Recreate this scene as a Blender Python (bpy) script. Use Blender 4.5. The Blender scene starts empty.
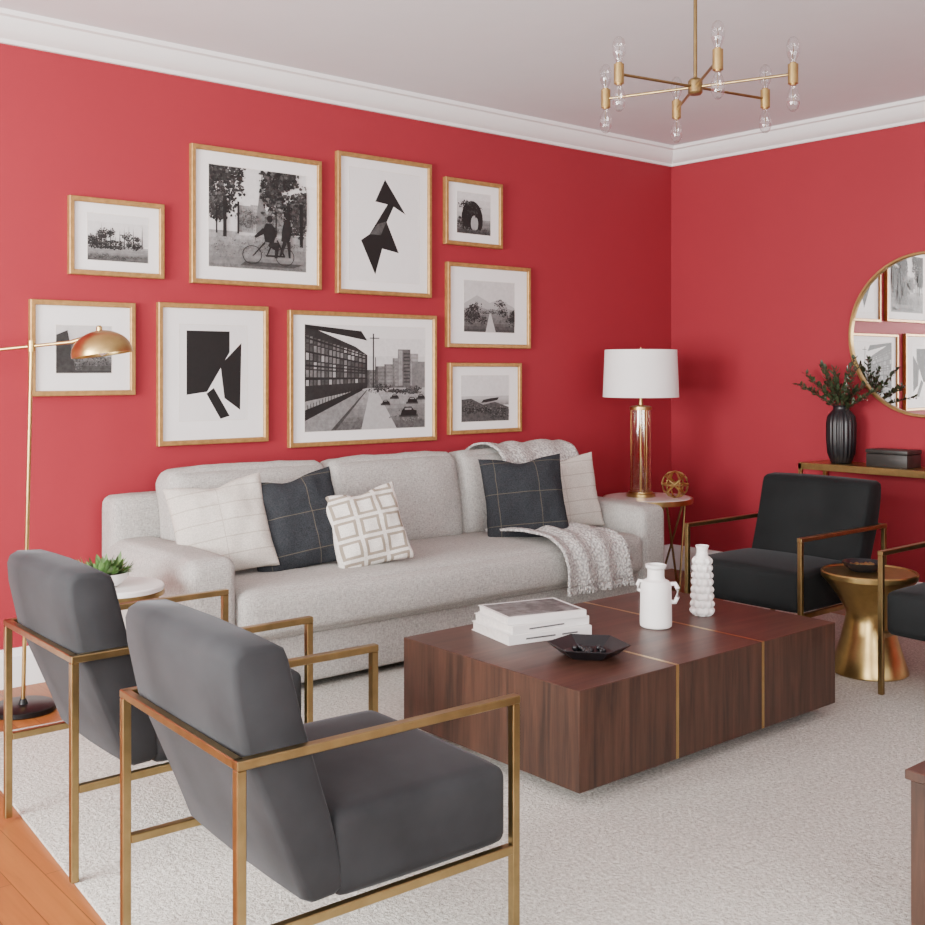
import bpy, bmesh, math, random
from mathutils import Vector, Matrix, noise as mnoise
random.seed(7)
C = bpy.context.scene.collection
PI = math.pi

# ------------------------------------------------------------------ materials
def newmat(name):
    m = bpy.data.materials.new(name); m.use_nodes = True
    nt = m.node_tree
    return m, nt, nt.nodes['Principled BSDF']

def lk(nt, a, b): nt.links.new(a, b)

def mathn(nt, op, a, b=None):
    n = nt.nodes.new('ShaderNodeMath'); n.operation = op
    for i, v in enumerate((a, b)):
        if v is None: continue
        if isinstance(v, (int, float)): n.inputs[i].default_value = v
        else: lk(nt, v, n.inputs[i])
    return n.outputs[0]

def mixc(nt, fac, a, b):
    n = nt.nodes.new('ShaderNodeMix'); n.data_type = 'RGBA'
    if isinstance(fac, (int, float)): n.inputs[0].default_value = fac
    else: lk(nt, fac, n.inputs[0])
    for i, v in ((6, a), (7, b)):
        if isinstance(v, tuple): n.inputs[i].default_value = (*v, 1)
        else: lk(nt, v, n.inputs[i])
    return n.outputs[2]

def coords(nt, scale=(1, 1, 1), rot=(0, 0, 0)):
    tc = nt.nodes.new('ShaderNodeTexCoord'); mp = nt.nodes.new('ShaderNodeMapping')
    lk(nt, tc.outputs['Object'], mp.inputs[0])
    mp.inputs['Scale'].default_value = scale; mp.inputs['Rotation'].default_value = rot
    return mp.outputs[0]

def noisen(nt, vec, scale, detail=3, rough=.5, dist=0):
    n = nt.nodes.new('ShaderNodeTexNoise'); lk(nt, vec, n.inputs['Vector'])
    n.inputs['Scale'].default_value = scale; n.inputs['Detail'].default_value = detail
    n.inputs['Roughness'].default_value = rough; n.inputs['Distortion'].default_value = dist
    return n.outputs['Fac']

def contrast(nt, f, lo, hi):
    n = nt.nodes.new('ShaderNodeMapRange'); lk(nt, f, n.inputs[0])
    n.inputs[1].default_value = lo; n.inputs[2].default_value = hi
    return n.outputs[0]

def bumpn(nt, bs, h, strength, dist=.01):
    b = nt.nodes.new('ShaderNodeBump'); b.inputs['Strength'].default_value = strength
    b.inputs['Distance'].default_value = dist
    lk(nt, h, b.inputs['Height']); lk(nt, b.outputs[0], bs.inputs['Normal'])

def sc(c, k): return tuple(min(1, x * k) for x in c)

def mat(name, col, rough=.5, metal=0, var=.08, vscale=8, bump=0, bscale=200, bdist=.002, sheen=0, spec=.5, detail=4, nr=.5):
    m, nt, bs = newmat(name)
    v = coords(nt)
    f = contrast(nt, noisen(nt, v, vscale, detail, nr), .3, .7)
    lk(nt, mixc(nt, f, sc(col, 1 - var), sc(col, 1 + var)), bs.inputs['Base Color'])
    bs.inputs['Roughness'].default_value = rough; bs.inputs['Metallic'].default_value = metal
    bs.inputs['Specular IOR Level'].default_value = spec
    if sheen:
        bs.inputs['Sheen Weight'].default_value = sheen; bs.inputs['Sheen Roughness'].default_value = .35
        bs.inputs['Sheen Tint'].default_value = (.75, .8, .85, 1)
    if bump: bumpn(nt, bs, noisen(nt, v, bscale, 2), bump, bdist)
    return m

def fabric(name, col, var=.25, scale=260, bump=.5):
    m, nt, bs = newmat(name)
    v = coords(nt)
    # woven look: threads stretched along x and z, plus slubs
    a = noisen(nt, coords(nt, (.25, 1, 1)), scale * 1.6, 3, .7)
    b = noisen(nt, coords(nt, (1, 1, .25)), scale * 1.6, 3, .7)
    n1 = contrast(nt, mathn(nt, 'MULTIPLY', mathn(nt, 'ADD', a, b), .5), .38, .62)
    n2 = noisen(nt, v, 5, 2)
    c = mixc(nt, n1, sc(col, 1 - var), sc(col, 1 + var))
    c = mixc(nt, mathn(nt, 'MULTIPLY', n2, .15), c, sc(col, .7))
    lk(nt, c, bs.inputs['Base Color'])
    bs.inputs['Roughness'].default_value = .95; bs.inputs['Specular IOR Level'].default_value = .12
    bumpn(nt, bs, n1, bump, .002)
    return m

def wood(name, dark, light, stretch=(1, 1, .06), scale=22, rough=.35, coat=.0):
    m, nt, bs = newmat(name)
    v = coords(nt, stretch)
    a = noisen(nt, v, scale, 6, .6, .8)
    b = noisen(nt, v, scale * 4, 4, .6)
    f = mathn(nt, 'ADD', mathn(nt, 'MULTIPLY', contrast(nt, a, .34, .66), .7), mathn(nt, 'MULTIPLY', contrast(nt, b, .3, .7), .3))
    lk(nt, mixc(nt, f, dark, light), bs.inputs['Base Color'])
    bs.inputs['Roughness'].default_value = rough
    bs.inputs['Coat Weight'].default_value = coat
    bs.inputs['Specular IOR Level'].default_value = .4
    bumpn(nt, bs, b, .12, .001)
    return m

RED = (.315, .026, .040)
M_wall = mat('red_wall_paint', RED, .65, var=.02, vscale=2, bump=.08, bscale=350, spec=.25)
M_ceil = mat('ceiling_paint', (.76, .77, .80), .8, var=.01)
M_trim = mat('white_trim_paint', (.88, .89, .89), .45, var=.01)
M_sofa = fabric('light_grey_weave', (.44, .428, .405), .34, 150, .6)
M_velv = mat('charcoal_velvet', (.027, .0285, .031), .8, var=.28, vscale=5, bump=.15, bscale=500, sheen=.14, spec=.15)
M_blk = mat('black_velvet', (.010, .0115, .012), .8, var=.2, vscale=6, bump=.15, bscale=500, sheen=.06, spec=.15)
M_brass = mat('brushed_brass', (.47, .335, .135), .3, 1, var=.08, vscale=30)
M_brassd = mat('antique_brass', (.30, .215, .095), .33, 1, var=.15, vscale=20)
M_gold = mat('gilt_frame', (.42, .24, .08), .42, .45, var=.18, vscale=40)
M_wal = wood('walnut_vertical', (.014, .007, .0045), (.082, .037, .022), (1, 1, .06), 24, .45, .03)
M_walt = wood('walnut_top', (.024, .010, .0065), (.092, .038, .025), (.06, 1, 1), 20, .42, .04)
M_black = mat('black_ceramic', (.008, .008, .010), .35, var=.2, vscale=30)
M_blkmetal = mat('black_metal', (.012, .012, .013), .4, .6)
M_white = mat('white_ceramic', (.86, .85, .83), .45, var=.03, bump=.1, bscale=120)
M_marb = mat('marble_top', (.82, .80, .78), .2, var=.06, vscale=9)
M_shade = mat('lamp_shade_linen', (.90, .89, .88), .8, var=.02, bump=.2, bscale=400)
M_board = mat('mat_board', (.88, .88, .88), .7, var=.01)
M_paper = mat('book_paper', (.78, .76, .72), .8, var=.08, vscale=60)
M_cover = mat('book_cover_white', (.78, .77, .76), .5, var=.04)
M_coverg = mat('book_cover_grey', (.14, .14, .14), .5, var=.9, vscale=16, detail=6, nr=.65)
M_leaf = mat('dark_leaf', (.032, .052, .020), .5, var=.6, vscale=25)
M_berry = mat('dark_red_berries', (.09, .02, .015), .4)
M_leaf2 = mat('fresh_leaf', (.09, .19, .05), .5, var=.5, vscale=25)
M_stem = mat('brown_stem', (.06, .035, .02), .6)
M_box = mat('dark_wood_box', (.022, .020, .018), .45, var=.3, vscale=14)
M_soil = mat('soil', (.03, .02, .015), .9, var=.4, vscale=60)
M_line = mat('book_print_ink', (.1, .1, .1), .6)

def glassmat(name, col=(1, 1, 1), gl=.1, edge=.55):
    """thin clear glass: mostly transparent, glossier at grazing angles"""
    m, nt, bs = newmat(name)
    nt.nodes.remove(bs)
    out = nt.nodes['Material Output']
    tr = nt.nodes.new('ShaderNodeBsdfTransparent'); tr.inputs[0].default_value = (*col, 1)
    g = nt.nodes.new('ShaderNodeBsdfGlossy'); g.inputs['Roughness'].default_value = .04
    lw = nt.nodes.new('ShaderNodeLayerWeight'); lw.inputs[0].default_value = .35
    f = mathn(nt, 'ADD', mathn(nt, 'MULTIPLY', lw.outputs['Facing'], edge), gl)
    mx = nt.nodes.new('ShaderNodeMixShader')
    lk(nt, f, mx.inputs[0]); lk(nt, tr.outputs[0], mx.inputs[1]); lk(nt, g.outputs[0], mx.inputs[2])
    lk(nt, mx.outputs[0], out.inputs[0])
    return m
M_glass = glassmat('clear_bulb_glass', (.96, .96, .97), .09)
M_amber = glassmat('lamp_glass', (.90, .86, .78), .14, .75)

m, nt, bs = newmat('mirror_glass')
lk(nt, mixc(nt, noisen(nt, coords(nt), 2), (.93, .93, .93), (.95, .95, .95)), bs.inputs['Base Color'])
bs.inputs['Metallic'].default_value = 1; bs.inputs['Roughness'].default_value = .01
M_mirror = m

# oak plank floor
m, nt, bs = newmat('oak_planks')
v = coords(nt, (1, 1, 1), (0, 0, PI / 2))
br = nt.nodes.new('ShaderNodeTexBrick'); lk(nt, v, br.inputs['Vector'])
br.inputs['Color1'].default_value = (.33, .115, .028, 1); br.inputs['Color2'].default_value = (.25, .080, .020, 1)
br.inputs['Mortar'].default_value = (.07, .026, .008, 1)
br.inputs['Scale'].default_value = 1; br.inputs['Mortar Size'].default_value = .0012
br.inputs['Brick Width'].default_value = 1.3; br.inputs['Row Height'].default_value = .09; br.offset = .37
g = noisen(nt, coords(nt, (1, .05, 1)), 40, 5, .6, .5)
c = mixc(nt, mathn(nt, 'MULTIPLY', contrast(nt, g, .35, .7), .45), br.outputs['Color'], (.15, .048, .013))
lk(nt, c, bs.inputs['Base Color']); bs.inputs['Roughness'].default_value = .40
bs.inputs['Specular IOR Level'].default_value = .35
M_floor = m

# rug
m, nt, bs = newmat('cream_wool_rug')
v = coords(nt)
n1 = contrast(nt, noisen(nt, v, 85, 4, .7), .36, .64)
n3 = contrast(nt, noisen(nt, v, 30, 4, .65), .38, .62)
n2 = contrast(nt, noisen(nt, v, 3.5, 3), .3, .7)
c = mixc(nt, n1, (.43, .41, .365), (.88, .86, .80))
c = mixc(nt, mathn(nt, 'MULTIPLY', n3, .30), c, (.50, .48, .43))
c = mixc(nt, mathn(nt, 'MULTIPLY', n2, .15), c, (.54, .52, .47))
lk(nt, c, bs.inputs['Base Color']); bs.inputs['Roughness'].default_value = 1
bs.inputs['Specular IOR Level'].default_value = .03
bumpn(nt, bs, mathn(nt, 'ADD', n1, mathn(nt, 'MULTIPLY', n3, .8)), .7, .010)
M_rug = m

# knit blanket
m, nt, bs = newmat('knit_wool')
vo = nt.nodes.new('ShaderNodeTexVoronoi'); lk(nt, coords(nt), vo.inputs['Vector']); vo.inputs['Scale'].default_value = 75
lk(nt, mixc(nt, contrast(nt, vo.outputs['Distance'], .1, .75), (.78, .76, .73), (.36, .35, .34)), bs.inputs['Base Color'])
bs.inputs['Roughness'].default_value = 1
bumpn(nt, bs, mathn(nt, 'MULTIPLY', vo.outputs['Distance'], -1), .9, .010)
M_knit = m

# pillow patterns
def absf(nt, x, s, off=0):
    return mathn(nt, 'ABSOLUTE', mathn(nt, 'SUBTRACT', mathn(nt, 'FRACT', mathn(nt, 'ADD', mathn(nt, 'DIVIDE', x, s), 10 + off)), .5))

def pillowmat(name, base, line, kind):
    m, nt, bs = newmat(name)
    v = coords(nt)
    sx = nt.nodes.new('ShaderNodeSeparateXYZ'); lk(nt, v, sx.inputs[0])
    X, Y = sx.outputs[0], sx.outputs[1]
    n1 = contrast(nt, noisen(nt, v, 180, 4, .75), .34, .66)
    cb = mixc(nt, n1, sc(base, .6 if kind == 'grid' else .75), sc(base, 1.45) if kind == 'grid' else sc(base, 1.15))
    if kind == 'grid':
        a = mathn(nt, 'LESS_THAN', absf(nt, X, .23, .2), .007)
        b = mathn(nt, 'LESS_THAN', absf(nt, Y, .17, .35), .009)
        f = mathn(nt, 'MAXIMUM', a, b); f = mathn(nt, 'MULTIPLY', f, .25)
    elif kind == 'lines':
        a = mathn(nt, 'LESS_THAN', absf(nt, Y, .075, .3), .035)
        b = mathn(nt, 'LESS_THAN', absf(nt, X, .24, .5), .007)
        f = mathn(nt, 'MULTIPLY', mathn(nt, 'MAXIMUM', a, b), .5)
    else:
        mx = mathn(nt, 'MAXIMUM', absf(nt, X, .115, .5), absf(nt, Y, .095, .5))
        f = mathn(nt, 'MULTIPLY', mathn(nt, 'LESS_THAN', mx, .42), mathn(nt, 'GREATER_THAN', mx, .29))
        f = mathn(nt, 'MULTIPLY', f, .9)
    lk(nt, mixc(nt, f, cb, line), bs.inputs['Base Color'])
    bs.inputs['Roughness'].default_value = .95; bs.inputs['Specular IOR Level'].default_value = .1
    bumpn(nt, bs, n1, .6, .002)
    return m
M_pd = pillowmat('charcoal_plaid', (.030, .033, .038), (.34, .28, .18), 'grid')
M_pc = pillowmat('cream_stripe', (.62, .58, .525), (.27, .23, .18), 'lines')
M_ps = pillowmat('square_print', (.78, .75, .70), (.27, .22, .165), 'sq')

# ------------------------------------------------------------------ geometry helpers
def empty(name, loc=(0, 0, 0), rz=0):
    e = bpy.data.objects.new(name, None); C.objects.link(e)
    e.empty_display_size = .1; e.location = loc; e.rotation_euler = (0, 0, rz)
    return e

def finish(bm, name, mats, parent=None, smooth=True, angle=.6):
    me = bpy.data.meshes.new(name)
    bmesh.ops.recalc_face_normals(bm, faces=bm.faces)
    bm.to_mesh(me); bm.free()
    for mm in (mats if isinstance(mats, (list, tuple)) else [mats]): me.materials.append(mm)
    if smooth:
        me.shade_smooth(); me.set_sharp_from_angle(angle=angle)
    o = bpy.data.objects.new(name, me); C.objects.link(o)
    if parent: o.parent = parent
    return o

def addbox(bm, a, b, bevel=0, mi=0, seg=2):
    x0, y0, z0 = a; x1, y1, z1 = b
    r = bmesh.ops.create_cube(bm, size=1)
    vs = r['verts']
    for v in vs:
        v.co = Vector(((x0 + x1) / 2 + v.co.x * (x1 - x0), (y0 + y1) / 2 + v.co.y * (y1 - y0), (z0 + z1) / 2 + v.co.z * (z1 - z0)))
    fs = list({f for v in vs for f in v.link_faces})
    for f in fs: f.material_index = mi
    if bevel:
        es = list({e for v in vs for e in v.link_edges})
        bmesh.ops.bevel(bm, geom=es, offset=bevel, segments=seg, profile=.5, affect='EDGES')

def box(name, a, b, mt, parent=None, bevel=0, seg=2):
    bm = bmesh.new(); addbox(bm, a, b, bevel, 0, seg)
    return finish(bm, name, mt, parent)

def boxes(name, lst, mt, parent=None, bevel=0):
    bm = bmesh.new()
    for a, b in lst: addbox(bm, a, b, bevel)
    return finish(bm, name, mt, parent)

def softbox(name, size, r, mt, parent=None, puff=(0, 0, 0), cuts=14, loc=(0, 0, 0), rot=(0, 0, 0), wr=0, fn=None):
    bm = bmesh.new(); bmesh.ops.create_cube(bm, size=2)
    bmesh.ops.subdivide_edges(bm, edges=bm.edges, cuts=cuts, use_grid_fill=True)
    h = Vector(size) / 2
    sd = random.random() * 50
    for v in bm.verts:
        c = Vector([math.sin(t * PI / 2) for t in v.co])
        p = Vector([c[i] * h[i] for i in range(3)])
        q = Vector([max(-(h[i] - r), min(h[i] - r, p[i])) for i in range(3)])
        d = p - q
        if d.length > 1e-9: p = q + d.normalized() * r
        for i in range(3):
            j, k = (i + 1) % 3, (i + 2) % 3
            if puff[i]: p[i] += puff[i] * c[i] * (1 - c[j] ** 2) ** .7 * (1 - c[k] ** 2) ** .7
        if wr:
            n = mnoise.noise(p * 5 + Vector((sd, 0, 0))) + .5 * mnoise.noise(p * 14 + Vector((0, sd, 0)))
            p += d.normalized() * n * wr if d.length > 1e-9 else Vector((0, 0, 0))
        if fn: p = fn(p, c)
        v.co = p
    o = finish(bm, name, mt, parent, angle=1.5)
    o.location = loc; o.rotation_euler = rot
    return o

def lathe(name, prof, mt, parent=None, seg=48, loc=(0, 0, 0), fn=None, angle=.6):
    bm = bmesh.new(); rings = []
    for r, z in prof:
        if r < 1e-5:
            rings.append([bm.verts.new((0, 0, z))])
        else:
            ring = []
            for i in range(seg):
                a = 2 * PI * i / seg
                rr = fn(r, z, a) if fn else r
                ring.append(bm.verts.new((rr * math.cos(a), rr * math.sin(a), z)))
            rings.append(ring)
    for A, B in zip(rings, rings[1:]):
        for i in range(seg):
            j = (i + 1) % seg
            if len(A) == 1 and len(B) == 1: continue
            if len(A) == 1: bm.faces.new((A[0], B[j], B[i]))
            elif len(B) == 1: bm.faces.new((A[i], A[j], B[0]))
            else: bm.faces.new((A[i], A[j], B[j], B[i]))
    o = finish(bm, name, mt, parent, angle=angle); o.location = loc
    return o

def addtube(bm, pts, r, seg=10, closed=False, mi=0):
    pts = [Vector(p) for p in pts]; n = len(pts); rings = []
    up = Vector((0, 0, 1))
    for i, p in enumerate(pts):
        if closed: t = pts[(i + 1) % n] - pts[i - 1]
        else: t = pts[min(i + 1, n - 1)] - pts[max(i - 1, 0)]
        t.normalize()
        a = t.cross(up)
        if a.length < .05: a = t.cross(Vector((0, 1, 0)))
        a.normalize(); b = t.cross(a)
        rr = r[i] if isinstance(r, (list, tuple)) else r
        rings.append([bm.verts.new(p + a * rr * math.cos(2 * PI * k / seg) + b * rr * math.sin(2 * PI * k / seg)) for k in range(seg)])
    rng = range(n) if closed else range(n - 1)
    for i in rng:
        A, B = rings[i], rings[(i + 1) % n]
        for k in range(seg):
            f = bm.faces.new((A[k], A[(k + 1) % seg], B[(k + 1) % seg], B[k])); f.material_index = mi
    if not closed:
        bm.faces.new(rings[0][::-1]).material_index = mi; bm.faces.new(rings[-1]).material_index = mi

def tube(name, pts, r, mt, parent=None, seg=12, closed=False):
    bm = bmesh.new(); addtube(bm, pts, r, seg, closed)
    return finish(bm, name, mt, parent, angle=.9)

def extrude_profile(bm, prof, axis, a, b, mi=0):
    def P(u, z, t): return (t, u, z) if axis == 'x' else (u, t, z)
    A = [bm.verts.new(P(u, z, a)) for u, z in prof]; B = [bm.verts.new(P(u, z, b)) for u, z in prof]
    n = len(prof)
    for i in range(n):
        j = (i + 1) % n
        bm.faces.new((A[i], A[j], B[j], B[i]))
    bm.faces.new(A); bm.faces.new(B[::-1])

# ------------------------------------------------------------------ room shell
XL, XR, YF, YB, H = -1.9, 6.14, -2.2, 5.0, 2.95
box('floor', (XL - .15, YF - .15, -.1), (XR + .15, YB + .15, 0), M_floor)
box('ceiling', (XL - .15, YF - .15, H), (XR + .15, YB + .15, H + .1), M_ceil)
box('wall_back', (XL - .15, YB, 0), (XR + .15, YB + .15, H), M_wall)
box('wall_right', (XR, YF, 0), (XR + .15, YB, H), M_wall)
wz0, wz1 = .55, 2.5
LW = [(-1.3, .9), (1.7, 3.9)]
segs = []; y = YF
for a, b in LW:
    segs.append(((XL - .15, y, 0), (XL, a, H))); segs.append(((XL - .15, a, 0), (XL, b, wz0))); segs.append(((XL - .15, a, wz1), (XL, b, H))); y = b
segs.append(((XL - .15, y, 0), (XL, YB, H)))
boxes('wall_left', segs, M_wall)
FW = [(-1.0, 1.5), (2.4, 4.9)]
segs = []; x = XL - .15
for a, b in FW:
    segs.append(((x, YF - .15, 0), (a, YF, H))); segs.append(((a, YF - .15, 0), (b, YF, wz0))); segs.append(((a, YF - .15, wz1), (b, YF, H))); x = b
segs.append(((x, YF - .15, 0), (XR + .15, YF, H)))
boxes('wall_front', segs, M_wall)

def window(n, a, b, side):
    L = []
    def bb(t0, t1, z0, z1, d0, d1):
        if side == 'L': L.append(((XL + d0, t0, z0), (XL + d1, t1, z1)))
        else: L.append(((t0, YF + d0, z0), (t1, YF + d1, z1)))
    bb(a - .09, a, wz0 - .09, wz1 + .09, 0, .03); bb(b, b + .09, wz0 - .09, wz1 + .09, 0, .03)
    bb(a, b, wz1, wz1 + .09, 0, .03); bb(a - .12, b + .12, wz0 - .05, wz0, 0, .06)
    for t in (a, b - .05): bb(t, t + .05, wz0, wz1, -.1, -.04)
    for z in (wz0, wz1 - .05, (wz0 + wz1) / 2 - .02): bb(a, b, z, z + .05, -.1, -.04)
    k = 4
    for i in range(1, k):
        t = a + (b - a) * i / k; w = .035 if i == 2 else .015
        bb(t - w, t + w, wz0, wz1, -.09, -.05)
    for z in (wz0 + (wz1 - wz0) * .25, wz0 + (wz1 - wz0) * .75): bb(a, b, z - .012, z + .012, -.09, -.05)
    boxes('window_%d' % n, L, M_trim)
window(1, *LW[0], 'L'); window(2, *LW[1], 'L'); window(3, *FW[0], 'F'); window(4, *FW[1], 'F')

cp = [(0, 2.835), (.018, 2.835), (.024, 2.852), (.045, 2.860), (.07, 2.88), (.092, 2.908), (.10, 2.926), (.125, 2.930), (.13, 2.95), (0, 2.95)]
bp = [(0, 0), (.018, 0), (.018, .135), (.012, .15), (.010, .165), (0, .17)]
def trim(nm, prof, side):
    bm = bmesh.new()
    if side == 'back': extrude_profile(bm, [(YB - u, z) for u, z in prof], 'x', XL, XR)
    if side == 'front': extrude_profile(bm, [(YF + u, z) for u, z in prof], 'x', XL, XR)
    if side == 'right': extrude_profile(bm, [(XR - u, z) for u, z in prof], 'y', YF, YB)
    if side == 'left': extrude_profile(bm, [(XL + u, z) for u, z in prof], 'y', YF, YB)
    finish(bm, nm, M_trim, angle=.35)
for i, s in enumerate(('back', 'right', 'left', 'front')):
    trim('trim_%d' % (i + 1), cp, s); trim('baseboard_' + s, bp, s)

# rug (slightly skewed in the room)
bm = bmesh.new()
addbox(bm, (0, -4.1, 0), (4.5, 0, .012), .004)
rug = finish(bm, 'area_rug', M_rug)
rug.location = (1.225, 4.38, .0005); rug.rotation_euler = (0, 0, math.radians(-4.3))
RZ = .0125

# ------------------------------------------------------------------ pictures
GR = {}
def gray(v):
    k = round(v * 20)
    if k not in GR:
        g = (k / 20) ** 1.9 * .88 + .004
        GR[k] = mat('photo_grey_%02d' % k, (g, g, g), .6, var=(.6 if 0 < k < 8 else .38 if k < 12 else .10 if k < 18 else .02), vscale=42, detail=10, nr=.72)
    return GR[k]

def circ(cx, cy, rx, ry, n=14): return [(cx + rx * math.cos(2 * PI * i / n), cy + ry * math.sin(2 * PI * i / n)) for i in range(n)]
def ring(cx, cy, r, asp, w=.08, n=24):
    out = []
    for i in range(n):
        a, b = 2 * PI * i / n, 2 * PI * (i + 1) / n
        out.append([(cx + r * q * math.cos(t), cy + r * q * asp * math.sin(t)) for q, t in ((1, a), (1, b), (1 - w, b), (1 - w, a))])
    return out
def foliage(cx, cy, rx, ry, g, n, s=.02, dg=.10):
    out = []
    lobes = [(cx + rx * random.uniform(-.7, .7), cy + ry * random.uniform(-.7, .7), random.uniform(.25, .55)) for _ in range(9)]
    for _ in range(int(n * 3.6)):
        lx, ly, lr = random.choice(lobes)
        a = random.random() * 2 * PI; q = random.random() ** .6 * lr * random.uniform(.8, 1.25)
        x, y = lx + rx * q * math.cos(a), ly + ry * q * math.sin(a)
        k = s * random.uniform(.15, .7)
        gg = g + (.14 if (y - ly) > 0 and random.random() < .4 else 0) + random.uniform(-dg, dg) * .8
        out.append((gg, [(x + k * random.uniform(.4, 1) * math.cos(t + .3), y + k * random.uniform(.4, 1) * math.sin(t + .3)) for t in (0, 1.2, 2.4, 3.6, 4.9)]))
    return out
def R(x0, y0, x1, y1): return [(x0, y0), (x1, y0), (x1, y1), (x0, y1)]
def grad(y0, y1, g0, g1, n=10, x0=0, x1=1):
    return [(g0 + (g1 - g0) * i / (n - 1), R(x0, y0 + (y1 - y0) * i / n, x1, y0 + (y1 - y0) * (i + 1) / n + .002)) for i in range(n)]

def picture(x0, x1, z0, z1, inner, base, shapes):
    w, h = x1 - x0, z1 - z0
    e = empty('framed_picture', ((x0 + x1) / 2, YB, (z0 + z1) / 2))
    fw, fd = .024, .032
    bm = bmesh.new()
    O = [(-w / 2, -h / 2), (w / 2, -h / 2), (w / 2, h / 2), (-w / 2, h / 2)]
    rings = []
    for ins, yy in ((0, -.001), (0, -fd + .003), (.003, -fd), (fw - .004, -fd), (fw, -fd + .005), (fw, -.012)):
        rings.append([bm.verts.new((px - math.copysign(ins, px), yy, pz - math.copysign(ins, pz))) for px, pz in O])
    for A, B in zip(rings, rings[1:]):
        for i in range(4): bm.faces.new((A[i], A[(i + 1) % 4], B[(i + 1) % 4], B[i]))
    bm.faces.new(rings[0])
    finish(bm, 'frame', M_gold, e, smooth=False)
    box('mat_board', (-w / 2 + fw - .002, -.016, -h / 2 + fw - .002), (w / 2 - fw + .002, -.008, h / 2 - fw + .002), M_board, e)
    ax0, ax1, ay0, ay1 = (-w / 2 + inner[0] * w, -w / 2 + inner[2] * w, -h / 2 + inner[1] * h, -h / 2 + inner[3] * h)
    t = .003
    boxes('mat_bevel', [((ax0 - t, -.0172, ay0 - t), (ax1 + t, -.016, ay0)), ((ax0 - t, -.0172, ay1), (ax1 + t, -.016, ay1 + t)),
                        ((ax0 - t, -.0172, ay0), (ax0, -.016, ay1)), ((ax1, -.0172, ay0), (ax1 + t, -.016, ay1))], M_paper, e)
    bm = bmesh.new(); mats = []; idx = {}
    def poly(g, pts, lay):
        mm = gray(max(0, min(1, g)))
        if mm.name not in idx: idx[mm.name] = len(mats); mats.append(mm)
        vs = []
        for (u, v) in pts:
            u = max(0, min(1, u)); v = max(0, min(1, v))
            vs.append(bm.verts.new((ax0 + u * (ax1 - ax0), -.0163 - lay * .000002, ay0 + v * (ay1 - ay0))))
        f = bm.faces.new(vs); f.material_index = idx[mm.name]
        f.normal_update()
        if f.normal.y > 0: f.normal_flip()
    poly(base, R(0, 0, 1, 1), 0)
    for i, s in enumerate(shapes): poly(s[0], s[1], i + 1)
    me = bpy.data.meshes.new('print'); bm.to_mesh(me); bm.free()
    for mm in mats: me.materials.append(mm)
    o = bpy.data.objects.new('print', me); C.objects.link(o); o.parent = e
    return e

def buildings(y0, n, lo, hi, gl, gh, x0=0, x1=1):
    out = []
    for i in range(n):
        a = x0 + (x1 - x0) * i / n; b = x0 + (x1 - x0) * (i + 1.15) / n
        hh = random.uniform(lo, hi); g = random.uniform(gl, gh)
        out.append((g, R(a, y0, b, y0 + hh)))
        out.append((g - .12, R(a, y0, a + (b - a) * .22, y0 + hh)))
        for k in range(5):
            for q in range(int(hh / .035)):
                u = a + (b - a) * (.28 + .14 * k)
                out.append((g - .15, R(u, y0 + .02 + q * .035, u + (b - a) * .06, y0 + .036 + q * .035)))
    return out

# 1 harbour / tree line
S = grad(.35, 1, .80, .90, 8) + grad(0, .28, .25, .5, 8) + [(.62, R(0, .28, 1, .32))] + foliage(.5, .36, .6, .12, .10, 240, .035)
for i in range(12):
    x = .06 + i * .075; S.append((.08, [(x, .3), (x + .022, .3), (x + .012, random.uniform(.55, .85))]))
S += foliage(.3, .48, .14, .2, .10, 110, .035) + foliage(.72, .45, .2, .18, .10, 110, .035) + foliage(.08, .42, .12, .16, .12, 70, .03) + foliage(.5, .1, .55, .06, .2, 60, .03)
picture(1.853, 2.3125, 1.837, 2.196, (.19, .2, .83, .8), .88, S)
# 2 park with bicycle
S = grad(0, .36, .36, .56, 10) + [(.70, R(.3, .33, .75, .38))]
S += buildings(.36, 4, .15, .30, .5, .62, .3, .75)
S += [(.38, [(.47, .36), (.58, .36), (.57, .58), (.545, .84), (.53, .98), (.515, .84), (.48, .58)])]
S += foliage(.14, .80, .30, .30, .10, 430, .045) + foliage(.06, .62, .14, .2, .14, 120, .04) + foliage(.84, .78, .34, .32, .10, 560, .045) + foliage(.93, .58, .16, .2, .14, 150, .04)
S += foliage(.64, .52, .12, .16, .30, 90, .03) + foliage(.38, .48, .12, .12, .28, 90, .03)
S += [(.05, R(.13, .3, .165, .7)), (.05, R(.27, .34, .29, .66)), (.05, R(.78, .3, .815, .7)), (.05, R(.92, .25, .955, .7)), (.06, R(.66, .34, .675, .6)), (.06, R(.06, .33, .075, .6))]
S += foliage(.5, .2, .8, .12, .36, 140, .02)
S += [(.22, [(.3, .03), (.85, .03), (.95, .07), (.35, .07)])]
for cx in (.42, .76):
    S += [(.05, p) for p in ring(cx, .14, .10, .95)]
S += [(.05, [(.42, .13), (.435, .13), (.56, .27), (.545, .28)]), (.05, [(.55, .15), (.565, .13), (.76, .135), (.76, .15)]),
      (.05, [(.56, .13), (.575, .13), (.64, .28), (.62, .28)]), (.05, [(.745, .14), (.765, .14), (.685, .31), (.67, .3)]),
      (.03, [(.55, .28), (.64, .27), (.66, .34), (.655, .42), (.62, .47), (.56, .47), (.53, .40)]), (.03, circ(.60, .515, .03, .036)),
      (.04, [(.6, .28), (.68, .28), (.70, .24), (.68, .12), (.65, .12), (.655, .20), (.58, .24)]), (.04, [(.53, .42), (.44, .33), (.455, .31), (.56, .37)])]
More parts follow.
